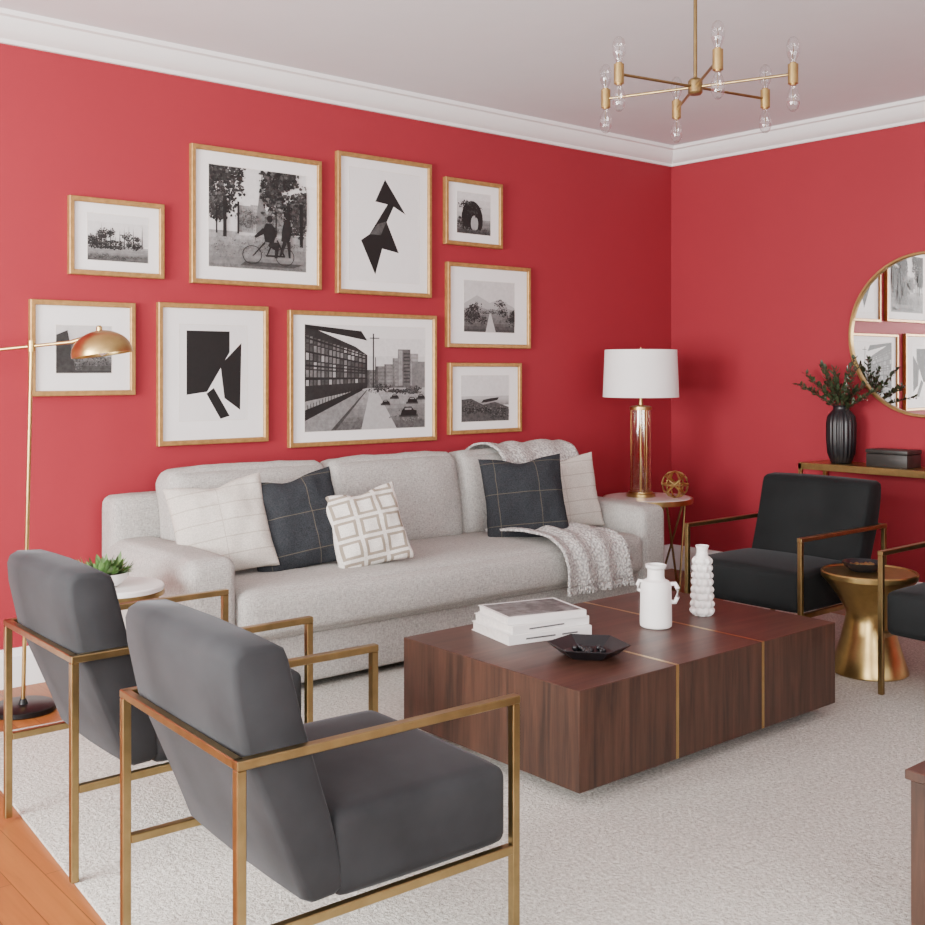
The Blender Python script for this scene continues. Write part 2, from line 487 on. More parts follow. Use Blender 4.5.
S += [(.06, [(.72, .3), (.80, .28), (.83, .38), (.82, .50), (.76, .53), (.73, .42)]), (.06, circ(.785, .555, .026, .032)), (.06, [(.74, .3), (.70, .14), (.72, .14), (.78, .28)]), (.06, [(.78, .3), (.80, .13), (.82, .13), (.82, .3)])]
picture(2.4535, 3.205, 1.827, 2.512, (.13, .13, .88, .87), .86, S)
# 3 arrow abstract
picture(3.306, 3.955, 1.816, 2.585, (.13, .10, .87, .90), .95, [
    (0, [(.50, .93), (.80, .63), (.60, .70), (.36, .72)]),
    (0, [(.55, .72), (.63, .70), (.44, .42), (.28, .42)]),
    (.25, [(.44, .42), (.28, .42), (.40, .52), (.52, .55)]),
    (0, [(.16, .36), (.28, .42), (.44, .42), (.52, .55), (.70, .27), (.46, .30), (.36, .06)])])
# 4 arch silhouette
S = grad(.36, 1, .68, .86, 8) + grad(0, .36, .22, .5, 8) + [(.05, circ(.45, .35, .32, .46, 22)), (.6, circ(.52, .26, .11, .20, 18)), (.2, R(0, 0, 1, .10))]
S += foliage(.42, .62, .38, .2, .06, 110, .045) + foliage(.5, .1, .6, .08, .2, 70, .04) + foliage(.1, .3, .12, .12, .15, 50, .04)
picture(4.059, 4.5075, 2.137, 2.530, (.21, .19, .80, .81), .85, S)
# 5 city
S = grad(0, .4, .15, .4, 8) + buildings(.35, 7, .1, .45, .2, .6) + foliage(.5, .2, .7, .2, .22, 160, .04, .2) + [(.15, [(0, 0), (.35, 0), (.2, .9), (0, .8)])]
picture(1.6786, 2.167, 1.282, 1.716, (.24, .24, .77, .74), .8, S)
# 6 black abstract
picture(2.282, 2.882, 1.033, 1.726, (.19, .17, .80, .85), .95, [
    (0, [(.10, .94), (.74, .94), (.74, .72), (.40, .30), (.10, .27)]),
    (0, [(.92, .82), (.90, .10), (.66, .23), (.60, .58)]),
    (0, [(.39, .28), (.50, .34), (.74, .04), (.60, .01)])])
# 7 street
S = grad(.42, 1, .74, .90, 10) + [(.5, [(0, 0), (1, 0), (1, .42), (.5, .42)])] + grad(0, .40, .28, .58, 10) + [(.66, [(.45, 0), (.75, 0), (.56, .42), (.53, .42)])]
S += [(.30, R(.46, .40, 1, .47))] + buildings(.42, 7, .12, .34, .35, .62, .5, 1.0)
S += [(.28, R(.76, .4, .87, .78)), (.38, R(.88, .4, 1, .66)), (.5, R(.765, .42, .80, .77)), (.12, R(.545, .4, .556, .93)), (.15, R(.565, .4, .572, .7)), (.15, R(.52, .88, .60, .89))]
for q in range(9): S.append((.15, R(.81, .45 + q * .035, .865, .462 + q * .035)))
S += [(.12, [(0, .28), (.50, .40), (.50, .72), (.40, .80), (0, 1)]), (.07, [(0, .97), (0, 1), (.45, .95), (.50, .86)])]
for i in range(16):
    x = .01 + i * .030; t = x / .5
    for r_ in range(6):
        a0, a1 = .42 + .03 * t, .91 - .19 * t
        h0 = a0 + (a1 - a0) * r_ / 6 + .007; h1 = a0 + (a1 - a0) * (r_ + 1) / 6 - .007
        S.append((random.choice((.18, .26, .34, .42, .58)), [(x, h0), (x + .021, h0), (x + .021, h1), (x, h1)]))
for k in range(1, 5):
    S.append((.06, [(0, .35 + .13 * k), (.5, .42 + .07 * k), (.5, .43 + .07 * k), (0, .37 + .13 * k)]))
S += [(.06, [(0, .10), (.46, .38), (.46, .41), (0, .20)]), (.46, [(0, .0), (.2, 0), (.48, .37), (.46, .38), (0, .10)])]
for i in range(20):
    x = .02 + i * .023; S.append((.05, R(x, .14 + x * .55, x + .005, .24 + x * .45)))
S += [(.2, [(.2, 0), (.24, 0), (.5, .38), (.49, .38)])]
S += foliage(.85, .38, .2, .05, .15, 100, .02) + foliage(.66, .40, .14, .04, .12, 80, .015) + foliage(.8, .1, .2, .08, .3, 60, .012)
for x, y, k in ((.78, .12, 1.3), (.84, .25, .8), (.70, .30, .55), (.93, .29, .6), (.62, .24, .6)):
    S += [(.22, R(x - .01, y - .012, x + .12 * k, y + .01)), (.07, [(x, y), (x + .11 * k, y), (x + .11 * k, y + .04 * k), (x + .09 * k, y + .045 * k), (x + .075 * k, y + .07 * k), (x + .03 * k, y + .07 * k), (x + .01 * k, y + .04 * k)]), (.5, R(x + .03 * k, y + .045 * k, x + .075 * k, y + .06 * k))]
picture(3.008, 3.992, .993, 1.714, (.10, .11, .92, .90), .87, S)
# 8 misty hills
S = [(.66, [(0, 0), (1, 0), (1, .5), (.7, .66), (.5, .58), (.25, .72), (0, .55)]), (.5, [(0, 0), (1, 0), (1, .44), (.8, .5), (.6, .4), (.3, .5), (0, .46)])] + grad(0, .34, .22, .4, 6) + [
     (.72, [(.42, 0), (.62, 0), (.52, .38), (.5, .38)])] + foliage(.18, .38, .28, .2, .10, 190, .035) + foliage(.85, .38, .26, .22, .10, 190, .035) + foliage(.5, .4, .3, .06, .2, 60, .02)
picture(4.0735, 4.743, 1.533, 2.034, (.20, .19, .81, .80), .82, S)
# 9 coast
S = grad(.35, .55, .5, .72, 6) + [(.25, [(0, 0), (1, 0), (1, .3), (.7, .42), (.45, .36), (.2, .5), (0, .48)])] + foliage(.3, .3, .4, .14, .15, 190, .035, .18) + foliage(.75, .2, .35, .14, .18, 190, .035, .18) + [(.1, [(.4, .4), (.62, .43), (.75, .46), (.78, .52), (.6, .5), (.45, .47)])]
picture(4.089, 4.6665, 1.020, 1.443, (.17, .17, .83, .82), .84, S)

# ------------------------------------------------------------------ sofa
sofa = empty('sofa', (0, 0, 0))
SX0, SX1 = 1.985, 4.93
bm = bmesh.new()
for x in (SX0 + .12, 3.4, SX1 - .12):
    for yy in (4.15, 4.85): addbox(bm, (x - .03, yy - .03, RZ), (x + .03, yy + .03, .055), .004)
finish(bm, 'feet', M_box, sofa)
softbox('base', (SX1 - SX0 - .02, .86, .225), .02, M_sofa, sofa, loc=((SX0 + SX1) / 2, 4.50, .158), cuts=10)
softbox('back_frame', (SX1 - SX0, .17, .78), .05, M_sofa, sofa, loc=((SX0 + SX1) / 2, 4.88, .438), cuts=14)
for nm, x in (('arm_1', SX0 + .11), ('arm_2', SX1 - .11)):
    softbox(nm, (.22, .86, .585), .045, M_sofa, sofa, loc=(x, 4.475, .3375), puff=(.012, .008, .014), cuts=16)
softbox('seat_cushion', (SX1 - SX0 - .44, .80, .215), .05, M_sofa, sofa, loc=((SX0 + SX1) / 2, 4.415, .378), puff=(0, .035, .032), cuts=22, wr=.004)
cw = (SX1 - SX0 - .40) / 3
for i in range(3):
    softbox('back_cushion_%d' % (i + 1), (cw + .004, .20, .48), .065, M_sofa, sofa, loc=(SX0 + .20 + cw * (i + .5), 4.70, .70),
            rot=(math.radians(-9), 0, 0), puff=(.0, .055, .018), cuts=18, wr=.010)
tube('welt', [(SX0 + .23, 4.064, .268), (SX1 - .23, 4.064, .268)], .006, M_sofa, sofa, 8)

def pillow(size, T, mt, loc, n_yaw, lean, spin=0, pinch=.07):
    bm = bmesh.new(); N = 30; hs = size / 2; g = {}
    for sgn in (1, -1):
        for i in range(N + 1):
            for j in range(N + 1):
                a, b = math.sin((2 * i / N - 1) * PI / 2), math.sin((2 * j / N - 1) * PI / 2)
                edge = i in (0, N) or j in (0, N)
                if edge and sgn < 0: g[(sgn, i, j)] = g[(1, i, j)]; continue
                t = T / 2 * ((1 - a * a) * (1 - b * b)) ** .40
                wv = (.016 * mnoise.noise(Vector((a * 2.2, b * 2.2, sgn * 3 + loc[0] * 7))) + .008 * mnoise.noise(Vector((a * 5, b * 5, loc[0] * 9)))) * (0 if edge else 1)
                top = 1 - .12 * math.exp(-((a) / .35) ** 2) * max(0, b) ** 3
                g[(sgn, i, j)] = bm.verts.new((a * hs * (1 - pinch * (1 - b * b)), b * hs * (1 - pinch * (1 - a * a)) * top, sgn * (t + wv)))
    for sgn in (1, -1):
        for i in range(N):
            for j in range(N):
                bm.faces.new([g[(sgn, i + p, j + q)] for p, q in ((0, 0), (1, 0), (1, 1), (0, 1))])
    o = finish(bm, 'throw_pillow', mt, None, angle=1.2)
    n = Vector((math.cos(n_yaw) * math.cos(lean), math.sin(n_yaw) * math.cos(lean), math.sin(lean)))
    X = Vector((0, 0, 1)).cross(n).normalized(); Y = n.cross(X)
    Rm = Matrix((X, Y, n)).transposed() @ Matrix.Rotation(spin, 3, 'Z')
    o.matrix_world = Matrix.Translation(loc) @ Rm.to_4x4()
    return o
D = math.radians
pillow(.435, .16, M_pc, (2.325, 4.42, .702), D(-112), D(20), D(9))
pillow(.45, .16, M_pd, (2.66, 4.35, .702), D(-106), D(18), D(9))
pillow(.375, .13, M_ps, (2.955, 4.20, .668), D(-106), D(20), D(9))
pillow(.465, .16, M_pd, (4.085, 4.33, .706), D(-118), D(16), D(3))
pillow(.43, .15, M_pc, (4.50, 4.45, .695), D(-118), D(14), D(6))

def drape(name, path, x0, x1, skew, wav, nx=48, thick=.012, fringe=0):
    pts = []
    L = [0]
    for a, b in zip(path, path[1:]): L.append(L[-1] + math.dist(a, b))
    ny = 46
    for j in range(ny + 1):
        s = L[-1] * j / ny
        k = max(i for i in range(len(L)) if L[i] <= s + 1e-9); k = min(k, len(path) - 2)
        t = (s - L[k]) / (L[k + 1] - L[k])
        pts.append((path[k][0] * (1 - t) + path[k + 1][0] * t, path[k][1] * (1 - t) + path[k + 1][1] * t))
    for _ in range(3):
        pts = [pts[0]] + [tuple((pts[i - 1][c] + 2 * pts[i][c] + pts[i + 1][c]) / 4 for c in (0, 1)) for i in range(1, ny)] + [pts[-1]]
    bm = bmesh.new(); V = []
    for j, (yy, zz) in enumerate(pts):
        t = j / ny; row = []
        a, b = pts[max(j - 1, 0)], pts[min(j + 1, ny)]
        nrm = Vector((0, b[1] - a[1], -(b[0] - a[0]))).normalized()
        if nrm.z < -.01: nrm = -nrm
        if abs(nrm.z) < .2 and nrm.y > 0: nrm = -nrm
        for i in range(nx + 1):
            s = i / nx
            xx = x0 + (x1 - x0) * s + skew * t + .03 * mnoise.noise(Vector((s * 2, t * 3, 5)))
            wv = wav * (.5 + .5 * math.sin(s * 17 + t * 3 + 2.5 * mnoise.noise(Vector((s * 3, t * 2, 1)))))
            row.append(bm.verts.new(Vector((xx, yy, zz)) + nrm * (wv + .004)))
        V.append(row)
    for j in range(ny):
        for i in range(nx): bm.faces.new((V[j][i], V[j][i + 1], V[j + 1][i + 1], V[j + 1][i]))
    if fringe:
        for i in range(0, nx + 1, 1):
            p = V[-1][i].co
            addtube(bm, [p, p + Vector((random.uniform(-.006, .006), -.002, -fringe * .5)), p + Vector((random.uniform(-.01, .01), 0, -fringe))], .0035, 5)
    o = finish(bm, name, M_knit, None, angle=1.5)
    md = o.modifiers.new('thick', 'SOLIDIFY'); md.thickness = thick; md.offset = 0
    return o
drape('knit_throw_blanket', [(4.42, .528), (4.2, .540), (4.03, .525), (3.955, .48), (3.935, .40), (3.94, .29)], 3.88, 4.36, .13, .022, fringe=.035)
drape('knit_throw_blanket', [(4.985, .76), (4.975, .86), (4.90, .90), (4.80, .955), (4.69, .968), (4.580, .940), (4.52, .86), (4.50, .72)], 4.14, 4.74, -.04, .014)

# ------------------------------------------------------------------ armchairs
def armchair(loc, rz, mt, W=.65, DP=.74):
    e = empty('armchair', loc, rz)
    hd, hw, b = DP / 2, W / 2, .0108
    bm = bmesh.new()
    za, zr = .605, .25
    for s in (-1, 1):
        for xx in (-hd, hd): addbox(bm, (xx - b, s * hw - b, 0), (xx + b, s * hw + b, za - b), .002, seg=1)
        addbox(bm, (-hd - b, s * hw - b * 1.15, za - b), (hd + b, s * hw + b * 1.15, za + b * .8), .002, seg=1)
        addbox(bm, (-hd + b, s * hw - b, zr - b), (hd - b, s * hw + b, zr + b), .002, seg=1)
    addbox(bm, (-hd - b, -hw, za - b), (-hd + b, hw, za + b * .8), .002, seg=1)
    finish(bm, 'brass_frame', M_brassd, e)
    k = hd - .37
    prof = [(-.382, .795), (-.374, .818), (-.35, .830), (-.28, .826), (-.256, .813), (-.246, .79), (-.213, .66), (-.18, .55), (-.145, .44), (-.12, .34), (-.115, .285), (-.14, .268),
            (-.19, .266), (-.215, .28), (-.25, .37), (-.30, .49), (-.350, .61), (-.378, .74)]
    prof = [(p[0] - k, p[1]) for p in prof]
    bw = hw - b - .001
    bm = bmesh.new(); rings = []
    stations = [(-bw, .016), (-bw + .006, .006), (-bw + .018, 0), (-bw * .5, -.004), (0, -.006), (bw * .5, -.004), (bw - .018, 0), (bw - .006, .006), (bw, .016)]
    n = len(prof); nr = []
    for i in range(n):
        a, c2 = Vector(prof[i - 1]), Vector(prof[(i + 1) % n]); t = (c2 - a).normalized()
        nr.append(Vector((t.y, -t.x)))
    area = sum(prof[i][0] * prof[(i + 1) % n][1] - prof[(i + 1) % n][0] * prof[i][1] for i in range(n))
    sg = 1 if area < 0 else -1
    for yy, ins in stations:
        rings.append([bm.verts.new((p[0] + sg * nr[i].x * ins, yy, p[1] + sg * nr[i].y * ins)) for i, p in enumerate(prof)])
    for A, B in zip(rings, rings[1:]):
        for i in range(n): bm.faces.new((A[i], A[(i + 1) % n], B[(i + 1) % n], B[i]))
    bm.faces.new(rings[0]); bm.faces.new(rings[-1])
    finish(bm, 'back', mt, e, angle=1.0)
    softbox('seat', (.50 + k * 2, 2 * bw, .185), .028, mt, e, loc=(.112, 0, .350), puff=(.006, 0, .018), cuts=16)
    return e
armchair((1.437, 2.245, RZ), D(-2.3), M_velv, W=.61, DP=.715)
armchair((1.487, 3.235, RZ), D(-.5), M_velv, W=.56)
armchair((4.82, 3.195, RZ), PI, M_blk)
armchair((4.77, 2.12, RZ), PI, M_blk)

# ------------------------------------------------------------------ coffee table
ct = empty('coffee_table', (0, 0, 0))
TX0, TX1, TY0, TY1, TZ0, TZ1 = 2.52, 4.0, 2.42, 3.34, .060, .385
def twoface(name, a, b, parent, bevel=.002):
    bm = bmesh.new(); addbox(bm, a, b, bevel, 0, 1)
    bm.normal_update()
    for f in bm.faces: f.material_index = 1 if f.normal.z > .5 else 0
    return finish(bm, name, [M_wal, M_walt], parent)
s1, s2, g = 3.007, 3.507, .0075
for i, (a, b) in enumerate(((TX0, s1 - g), (s1 + g, s2 - g), (s2 + g, TX1))):
    twoface('block_%d' % (i + 1), (a, TY0, TZ0), (b, TY1, TZ1), ct)
boxes('brass_inlay', [((s - g, TY0 + .0005, TZ0 + .001), (s + g, TY1 - .001, TZ1 + .0003)) for s in (s1, s2)], M_brass, ct)
box('plinth', (TX0 + .14, TY0 + .12, RZ), (TX1 - .14, TY1 - .12, TZ0), M_box, ct)
T = TZ1

# books
bk = empty('book_stack', (2.945, 3.085, T), D(-12))
def book(z, w, d, h, rz, cov, ox=0, oy=0):
    bm = bmesh.new()
    addbox(bm, (-w / 2, -d / 2, 0), (w / 2, d / 2, .003), .001, 1, 1)
    addbox(bm, (-w / 2, -d / 2, h - .003), (w / 2, d / 2, h), .001, 1, 1)
    addbox(bm, (-w / 2, -d / 2, .001), (w / 2, -d / 2 + .004, h - .001), .001, 1, 1)
    addbox(bm, (-w / 2 + .005, -d / 2 + .004, .003), (w / 2 - .005, d / 2 - .006, h - .003), 0, 0)
    bm.normal_update()
    o = finish(bm, 'book', [M_paper, cov], bk); o.location = (ox, oy, z); o.rotation_euler = (0, 0, rz)
    return o
book(.0005, .37, .285, .036, 0, M_cover)
book(.037, .355, .27, .032, D(3), M_cover, .003, .004)
book(.0695, .34, .25, .028, D(-3), M_cover, 0, -.004)
bm = bmesh.new(); addbox(bm, (-.155, -.11, .0974), (.155, .11, .0981)); o = finish(bm, 'cover_print', M_coverg, bk); o.rotation_euler = (0, 0, D(-3)); o.location = (0, -.004, 0)
boxes('spine_text', [((-.11, -.1428, .015), (.02, -.1422, .021)), ((.05, -.1428, .015), (.12, -.1422, .021))], M_line, bk)
o = boxes('spine_text', [((-.10, -.1345, .050), (.06, -.1332, .055))], M_line, bk); o.rotation_euler = (0, 0, D(3))

# tray bowl
tr = empty('black_tray', (2.865, 2.705, T), D(10))
lathe('bowl', [(0, .001), (.085, .001), (.10, .006), (.150, .042), (.145, .044), (.095, .014), (.08, .010), (0, .010)], M_black, tr, seg=6, angle=.3)
bm = bmesh.new()
for i in range(16):
    a = random.random() * 6.28; q = random.uniform(0, .055)
    bmesh.ops.create_icosphere(bm, subdivisions=2, radius=random.uniform(.008, .013), matrix=Matrix.Translation((q * math.cos(a), q * math.sin(a), .02)))
finish(bm, 'beads', M_black, tr)

# white vases
v1 = empty('white_handled_vase', (3.387, 2.835, T), D(-49))
lathe('body', [(0, .001), (.056, .001), (.062, .006), (.063, .02), (.061, .14), (.060, .165), (.052, .182), (.036, .19), (.033, .198), (.033, .228), (.040, .236), (.041, .246), (.034, .247), (.028, .23), (.027, .19), (0, .19)], M_white, v1)
tube('handle', [(.056, 0, .17), (.075, 0, .172), (.084, 0, .155), (.084, 0, .12), (.075, 0, .10), (.056, 0, .10)], .009, M_white, v1)
tube('handle', [(-.052, 0, .178), (-.066, 0, .18), (-.072, 0, .165), (-.070, 0, .145), (-.056, 0, .14)], .007, M_white, v1)
prof = [(0, .001), (.040, .001)]
nb = 8
for i in range(nb * 8 + 1):
    t = i / (nb * 8); z = .004 + t * .235
    env = .050 - .010 * t
    prof.append((env * (.80 + .20 * abs(math.sin(PI * t * nb)) ** .7), z))
prof += [(.024, .245), (.022, .27), (.028, .287), (.024, .288), (.018, .27), (0, .26)]
vz = empty('white_bubble_vase', (3.70, 2.85, T))
lathe('body', prof, M_white, vz, seg=72, fn=lambda r, z, a: r * (1 + (.07 * math.cos(9 * a + (PI if int((z - .004) / .235 * nb) % 2 else 0)) if z < .24 and z > .003 else 0)), angle=1.2)

# ------------------------------------------------------------------ marble side table, lamp, orb
st = empty('marble_side_table', (5.30, 4.50, 0))
lathe('top', [(0, .585), (.262, .585), (.268, .59), (.268, .605), (.262, .61), (0, .61)], M_marb, st)
lathe('rim', [(.262, .578), (.277, .578), (.277, .608), (.269, .608), (.269, .584), (.262, .584)], M_brass, st)
bm = bmesh.new()
for k in range(4):
    a = D(20 + 90 * k)
    for da in (-.75, .75):
        addtube(bm, [(.25 * math.cos(a + da), .25 * math.sin(a + da), .582), (.20 * math.cos(a), .20 * math.sin(a), .01)], .007, 8)
addtube(bm, [(.20 * math.cos(t * PI / 18), .20 * math.sin(t * PI / 18), .012) for t in range(36)], .009, 8, True)
finish(bm, 'legs', M_brassd, st)

tl = empty('table_lamp', (5.285, 4.545, .611))
lathe('base', [(0, 0), (.090, 0), (.090, .018), (.076, .022), (.076, .03), (0, .03)], M_brass, tl)
lathe('glass_column', [(.066, .03), (.066, .54)], M_amber, tl)
lathe('rod', [(0, .03), (.009, .03), (.009, .54), (0, .54)], M_brass, tl)
bm = bmesh.new()
for k in range(3):
    a = k * 2 * PI / 3 + .3; addtube(bm, [(.060 * math.cos(a), .060 * math.sin(a), .03), (.060 * math.cos(a), .060 * math.sin(a), .54)], .004, 8)
finish(bm, 'column_rods', M_brass, tl)
lathe('cap', [(0, .54), (.069, .54), (.069, .56), (.05, .565), (.015, .57), (.012, .60), (.012, .66), (0, .66)], M_brass, tl)
lathe('shade', [(.232, .620), (.236, .620), (.224, .915), (.220, .915), (.232, .620)], M_shade, tl, seg=64)
bm = bmesh.new()
for k in range(3):
    a = k * 2 * PI / 3; addtube(bm, [(0, 0, .89), (.218 * math.cos(a), .218 * math.sin(a), .895)], .002, 6)
addtube(bm, [(0, 0, .62), (0, 0, .93)], .004, 8)
finish(bm, 'harp', M_brass, tl)
lathe('bulb', [(0, .66), (.015, .66), (.03, .72), (.032, .75), (.02, .785), (0, .79)], M_white, tl)

orb = empty('brass_orb_ornament', (5.36, 4.335, .611 + .086))
bm = bmesh.new()
for ax in ((0, 0), (PI / 2, 0), (PI / 2, PI / 3), (PI / 2, 2 * PI / 3), (PI / 4, PI / 5), (-PI / 4, PI / 5)):
    Rm = Matrix.Rotation(ax[1], 3, 'Z') @ Matrix.Rotation(ax[0], 3, 'X')
    addtube(bm, [Rm @ Vector((.080 * math.cos(t * PI / 6), .080 * math.sin(t * PI / 6), 0)) for t in range(12)], .006, 6, True)
finish(bm, 'rings', M_brass, orb)

# ------------------------------------------------------------------ console + mirror + vase + box
co = empty('console_table', (0, 0, 0))
CX0, CX1, CY0, CY1, CZ = 5.82, 6.11, 2.35, 3.77, .84
bm = bmesh.new(); q = .011
for xx in (CX0 + q, CX1 - q):
    for yy in (CY0 + q, CY1 - q): addbox(bm, (xx - q, yy - q, 0), (xx + q, yy + q, CZ), .001, seg=1)
    addbox(bm, (xx - q, CY0, CZ - .035), (xx + q, CY1, CZ - .001), .001, seg=1); addbox(bm, (xx - q, CY0, .12), (xx + q, CY1, .14), .001, seg=1)
for yy in (CY0 + q, CY1 - q):
    addbox(bm, (CX0, yy - q, CZ - .035), (CX1, yy + q, CZ - .001), .001, seg=1); addbox(bm, (CX0, yy - q, .12), (CX1, yy + q, .14), .001, seg=1)
finish(bm, 'brass_frame', M_brass, co)
box('top', (CX0 + .004, CY0 + .004, CZ - .006), (CX1 - .004, CY1 - .004, CZ + .004), M_brass, co)

mr = empty('round_wall_mirror', (XR - .003, 3.13, 1.605))
mr.rotation_euler = (0, -PI / 2, 0)
lathe('frame', [(.462, 0), (.478, 0), (.480, .004), (.480, .026), (.476, .030), (.466, .030), (.462, .026), (.462, 0)], M_brass, mr, seg=96)
lathe('mirror_glass', [(0, .004), (.464, .004), (.464, .012), (0, .012)], M_mirror, mr, seg=96)

pv = empty('black_ribbed_vase', (5.965, 3.57, CZ + .004))
lathe('vase', [(0, .0), (.056, .0), (.062, .01), (.078, .06), (.084, .14), (.084, .24), (.078, .28), (.060, .305), (.048, .32), (.046, .335), (.050, .345), (.044, .345), (.038, .32), (.05, .28), (0, .27)],
      M_black, pv, seg=96, fn=lambda r, z, a: r * (1 + (.045 * math.cos(20 * a) if .02 < z < .30 else 0)), angle=1.2)
def leaf(bm, base, d, up, L, Wd, mi=0):
    d = d.normalized(); s = d.cross(up)
    if s.length < .01: s = Vector((1, 0, 0))
    s.normalize(); n = s.cross(d)
    prof = [(0, 0), (.25, .8), (.5, 1), (.75, .75), (1, 0)]
    top = [bm.verts.new(base + d * L * t + s * Wd * w * .5 + n * (.15 * L * t * t)) for t, w in prof]
    mid = [bm.verts.new(base + d * L * t + n * (.15 * L * t * t - .12 * Wd)) for t, w in prof[1:-1]]
    bot = [bm.verts.new(base + d * L * t - s * Wd * w * .5 + n * (.15 * L * t * t)) for t, w in prof[1:-1]]
    a, z = top[0], top[-1]
    T_ = top[1:-1]
    for X, Y in ((T_, mid), (mid, bot)):
        f = [bm.faces.new((a, X[0], Y[0])), bm.faces.new((X[0], X[1], Y[1], Y[0])), bm.faces.new((X[1], X[2], Y[2], Y[1])), bm.faces.new((X[2], z, Y[2]))]
        for q_ in f: q_.material_index = mi
bm = bmesh.new()
NS = 18
tips = []
for k in range(NS):
    s_ = -1 + 2 * k / (NS - 1)
    sy = (.30 if s_ > 0 else .22) * s_ + random.uniform(-.03, .03); sx_ = random.uniform(-.16, .10)
    hh = random.uniform(.18, .35) - .09 * abs(s_)
    pts = []
    for t in [i / 8 for i in range(9)]:
        pts.append(Vector((sx_ * t ** 1.3, sy * t ** 1.3, .28 + (hh + .05) * t - .03 * t * t)))
    addtube(bm, pts, .0022, 5, mi=1)
    tips += [pts[-1], pts[6]]
    for i in range(3, 9):
        for s in (-1, 1):
            for rep in range(2):
                dv = (pts[i] - pts[i - 1]).normalized() + Vector((random.uniform(-1, 1), s * random.uniform(.4, 1.1), random.uniform(-.4, .6)))
                leaf(bm, pts[i] if rep == 0 else (pts[i] + pts[i - 1]) / 2, dv, Vector((random.uniform(-.6, .2), 0, 1)), random.uniform(.025, .045), random.uniform(.016, .025))
finish(bm, 'eucalyptus_branches', [M_leaf, M_stem], pv, angle=1.5)
bm = bmesh.new()
for p in tips:
    for _ in range(2):
        bmesh.ops.create_icosphere(bm, subdivisions=1, radius=.006, matrix=Matrix.Translation(p + Vector((random.uniform(-.01, .01), random.uniform(-.015, .015), random.uniform(-.01, .012)))))
finish(bm, 'berries', M_berry, pv)

bx = empty('decorative_box', (5.965, 3.24, CZ + .004))
box('body', (-.08, -.125, 0), (.08, .125, .075), M_box, bx, .004)
box('lid', (-.083, -.128, .077), (.083, .128, .10), M_box, bx, .004)

# ------------------------------------------------------------------ brass drum table with bowl
dt = empty('brass_drum_table', (4.69, 2.665, RZ))
lathe('drum', [(0, 0), (.165, 0), (.172, .006), (.170, .02), (.150, .08), (.125, .16), (.108, .235), (.103, .27), (.108, .29), (.135, .34), (.178, .40), (.206, .43), (.212, .438), (.213, .458), (.209, .464), (.202, .462), (.2, .458), (0, .458)], M_brass, dt, seg=72, angle=.5)
bw_ = empty('black_bowl', (4.70, 2.70, RZ + .4585))
lathe('bowl', [(0, 0), (.055, 0), (.085, .022), (.094, .042), (.090, .042), (.078, .024), (.05, .008), (0, .008)], M_black, bw_)
bm = bmesh.new()
for i in range(18):
    a = random.random() * 6.28; q = random.uniform(0, .055)
    bmesh.ops.create_icosphere(bm, subdivisions=2, radius=.011, matrix=Matrix.Translation((q * math.cos(a), q * math.sin(a), .025)))
finish(bm, 'beads', M_brassd, bw_)

# ------------------------------------------------------------------ small white side table + potted plant
wt = empty('white_side_table', (1.715, 4.10, RZ))
lathe('top', [(0, .535), (.165, .535), (.173, .54), (.173, .555), (.167, .56), (0, .56)], M_marb, wt)
lathe('rim', [(.165, .522), (.175, .522), (.175, .538), (.165, .538), (.165, .522)], M_brass, wt)
bm = bmesh.new()
for k in range(4):
    a = D(45 + 90 * k); addtube(bm, [(.155 * math.cos(a), .155 * math.sin(a), .535), (.155 * math.cos(a), .155 * math.sin(a), .0)], .007, 8)
addtube(bm, [(.155 * math.cos(t * PI / 18), .155 * math.sin(t * PI / 18), .1) for t in range(36)], .006, 8, True)
finish(bm, 'legs', M_brass, wt)
pp = empty('potted_succulent', (1.66, 4.10, .5605 + RZ))
lathe('pot', [(0, 0), (.045, 0), (.068, .012), (.090, .035), (.094, .055), (.089, .055), (.082, .04), (0, .038)], M_white, pp)
lathe('soil', [(0, .042), (.083, .042), (0, .046)], M_soil, pp)
bm = bmesh.new()
for i in range(190):
    a = random.uniform(0, 2 * PI); q = random.uniform(0, .075)
    el = random.uniform(-.1, 1.0)
    leaf(bm, Vector((q * math.cos(a), q * math.sin(a), .052)), Vector((math.cos(a) * math.cos(el), math.sin(a) * math.cos(el), math.sin(el))), Vector((0, 0, 1)), random.uniform(.03, .08), random.uniform(.014, .024))
finish(bm, 'leaves', M_leaf2, pp, angle=1.5)

# ------------------------------------------------------------------ floor lamp
fl = empty('floor_lamp', (1.53, 4.62, 0), D(-40.1))
lathe('base', [(0, 0), (.125, 0), (.13, .005), (.13, .022), (.12, .028), (.02, .03), (.012, .05), (0, .05)], M_blkmetal, fl)
bm = bmesh.new()
addtube(bm, [(0, 0, .03), (.035, 0, 1.51)], .0085, 12)
addtube(bm, [(-.28, .0, 1.465), (.20, 0, 1.515)], .007, 12)
addtube(bm, [(.20, 0, 1.515), (.235, 0, 1.525), (.27, 0, 1.54)], .010, 12)
finish(bm, 'pole_and_arm', M_brass, fl)
lathe('joint', [(0, -.022), (.016, -.022), (.016, .022), (0, .022)], M_brass, fl, seg=24, loc=(.035, 0, 1.498))
o = lathe('counterweight', [(0, -.03), (.02, -.03), (.02, .03), (0, .03)], M_brass, fl, seg=24, loc=(-.29, 0, 1.463)); o.rotation_euler = (0, PI / 2, 0)
pr = []
for i in range(13):
    t = i / 12 * PI / 2; pr.append((.122 * math.sin(t), .095 * math.cos(t)))
pr2 = [(r * .965, z * .965) for r, z in reversed(pr)]
o = lathe('dome_shade', pr + [(.122, -.006), (.117, -.006)] + pr2, M_brass, fl, seg=56, loc=(.325, 0, 1.468), angle=1.0); o.rotation_euler = (0, D(-8), 0)
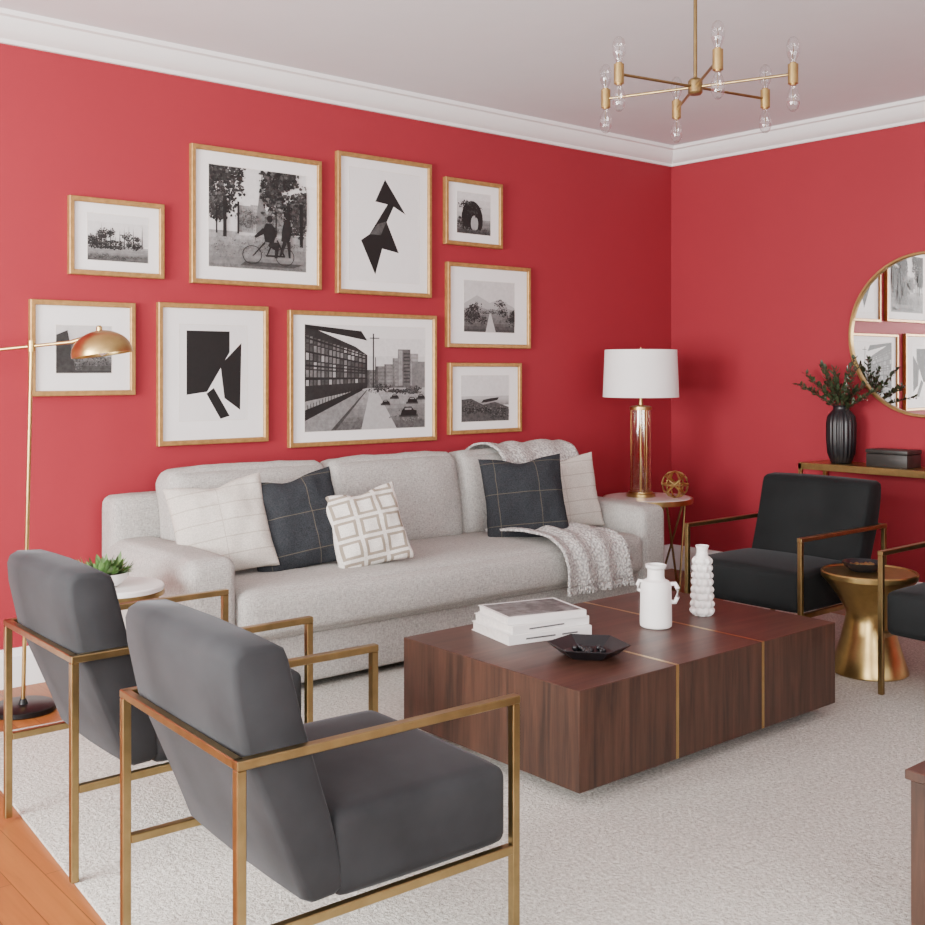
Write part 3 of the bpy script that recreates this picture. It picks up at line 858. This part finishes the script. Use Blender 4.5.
lathe('finial', [(0, .0), (.012, .0), (.012, .022), (.006, .028), (0, .028)], M_brass, fl, seg=20, loc=(.313, 0, 1.555))
lathe('bulb', [(0, -.01), (.02, 0), (.026, .02), (.018, .05), (.012, .09), (0, .09)], M_white, fl, seg=24, loc=(.325, 0, 1.468))

# ------------------------------------------------------------------ chandelier
cz = 2.495
ch = empty('chandelier', (3.43, 2.675, cz), D(50.0))
bm = bmesh.new()
addtube(bm, [(0, 0, .0), (0, 0, H - cz - .01)], .0075, 12)
for k in range(6):
    a = k * PI / 3
    addtube(bm, [(.02 * math.cos(a), .02 * math.sin(a), 0), (.365 * math.cos(a), .365 * math.sin(a), 0)], .0055, 10)
finish(bm, 'rods', M_brassd, ch)
lathe('hub', [(0, -.03), (.022, -.03), (.028, -.022), (.028, .022), (.022, .03), (.012, .035), (0, .035)], M_brassd, ch, seg=32)
lathe('canopy', [(0, .405), (.02, .405), (.06, .435), (.065, .4545), (0, .4545)], M_brass, ch, seg=40)
for k in range(6):
    a = k * PI / 3; L = (.372 * math.cos(a), .372 * math.sin(a), 0)
    lathe('socket', [(0, -.042), (.012, -.042), (.012, -.036), (.019, -.036), (.019, .036), (.012, .036), (.012, .042), (0, .042)], M_brass, ch, seg=24, loc=L)
    for s in (1, -1):
        outp = [(.011, .042), (.012, .05), (.018, .062), (.0235, .078), (.024, .112), (.018, .128), (.009, .137), (0, .138)]
        lathe('bulb', [(r, s * z) for r, z in outp], M_glass, ch, seg=24, loc=L, angle=1.2)
        tube('filament', [(L[0], L[1], s * .045), (L[0] + .006, L[1], s * .075), (L[0] - .006, L[1], s * .09), (L[0], L[1], s * .112)], .0016, M_brass, ch, 5)

# ------------------------------------------------------------------ walnut cabinet at right foreground
cb = empty('walnut_side_cabinet', (0, 0, 0))
twoface('body', (2.50, .70, .05), (3.0, 1.315, .425), cb)
twoface('top', (2.49, .69, .427), (3.01, 1.325, .45), cb)
box('plinth', (2.54, .75, RZ), (2.96, 1.27, .05), M_box, cb)

# ------------------------------------------------------------------ lights
w = bpy.data.worlds.new('World'); bpy.context.scene.world = w; w.use_nodes = True
w.node_tree.nodes['Background'].inputs[0].default_value = (.80, .88, 1, 1)
w.node_tree.nodes['Background'].inputs[1].default_value = 1.2

def area(name, loc, rot, sx, sy, power, col=(1, .985, .955)):
    l = bpy.data.lights.new(name, 'AREA'); l.shape = 'RECTANGLE'; l.size = sx; l.size_y = sy; l.energy = power; l.color = col
    o = bpy.data.objects.new(name, l); C.objects.link(o); o.location = loc; o.rotation_euler = rot
    return o
hh = (wz0 + wz1) / 2
for i, (a, b) in enumerate(LW): area('window_daylight', (XL - .2, (a + b) / 2, hh), (0, -PI / 2, 0), wz1 - wz0, b - a, (260, 640)[i])
for i, (a, b) in enumerate(FW): area('window_daylight', ((a + b) / 2, YF - .2, hh), (PI / 2, 0, 0), b - a, wz1 - wz0, (190, 40)[i])

# ------------------------------------------------------------------ camera
cam = bpy.data.cameras.new('camera'); co_ = bpy.data.objects.new('camera', cam); C.objects.link(co_)
co_.location = (0, 0, 1.4); co_.rotation_euler = (PI / 2, 0, D(-40.1))
cam.sensor_width = 36; cam.lens = 42.81; cam.shift_y = -.1; cam.clip_start = .05
bpy.context.scene.camera = co_
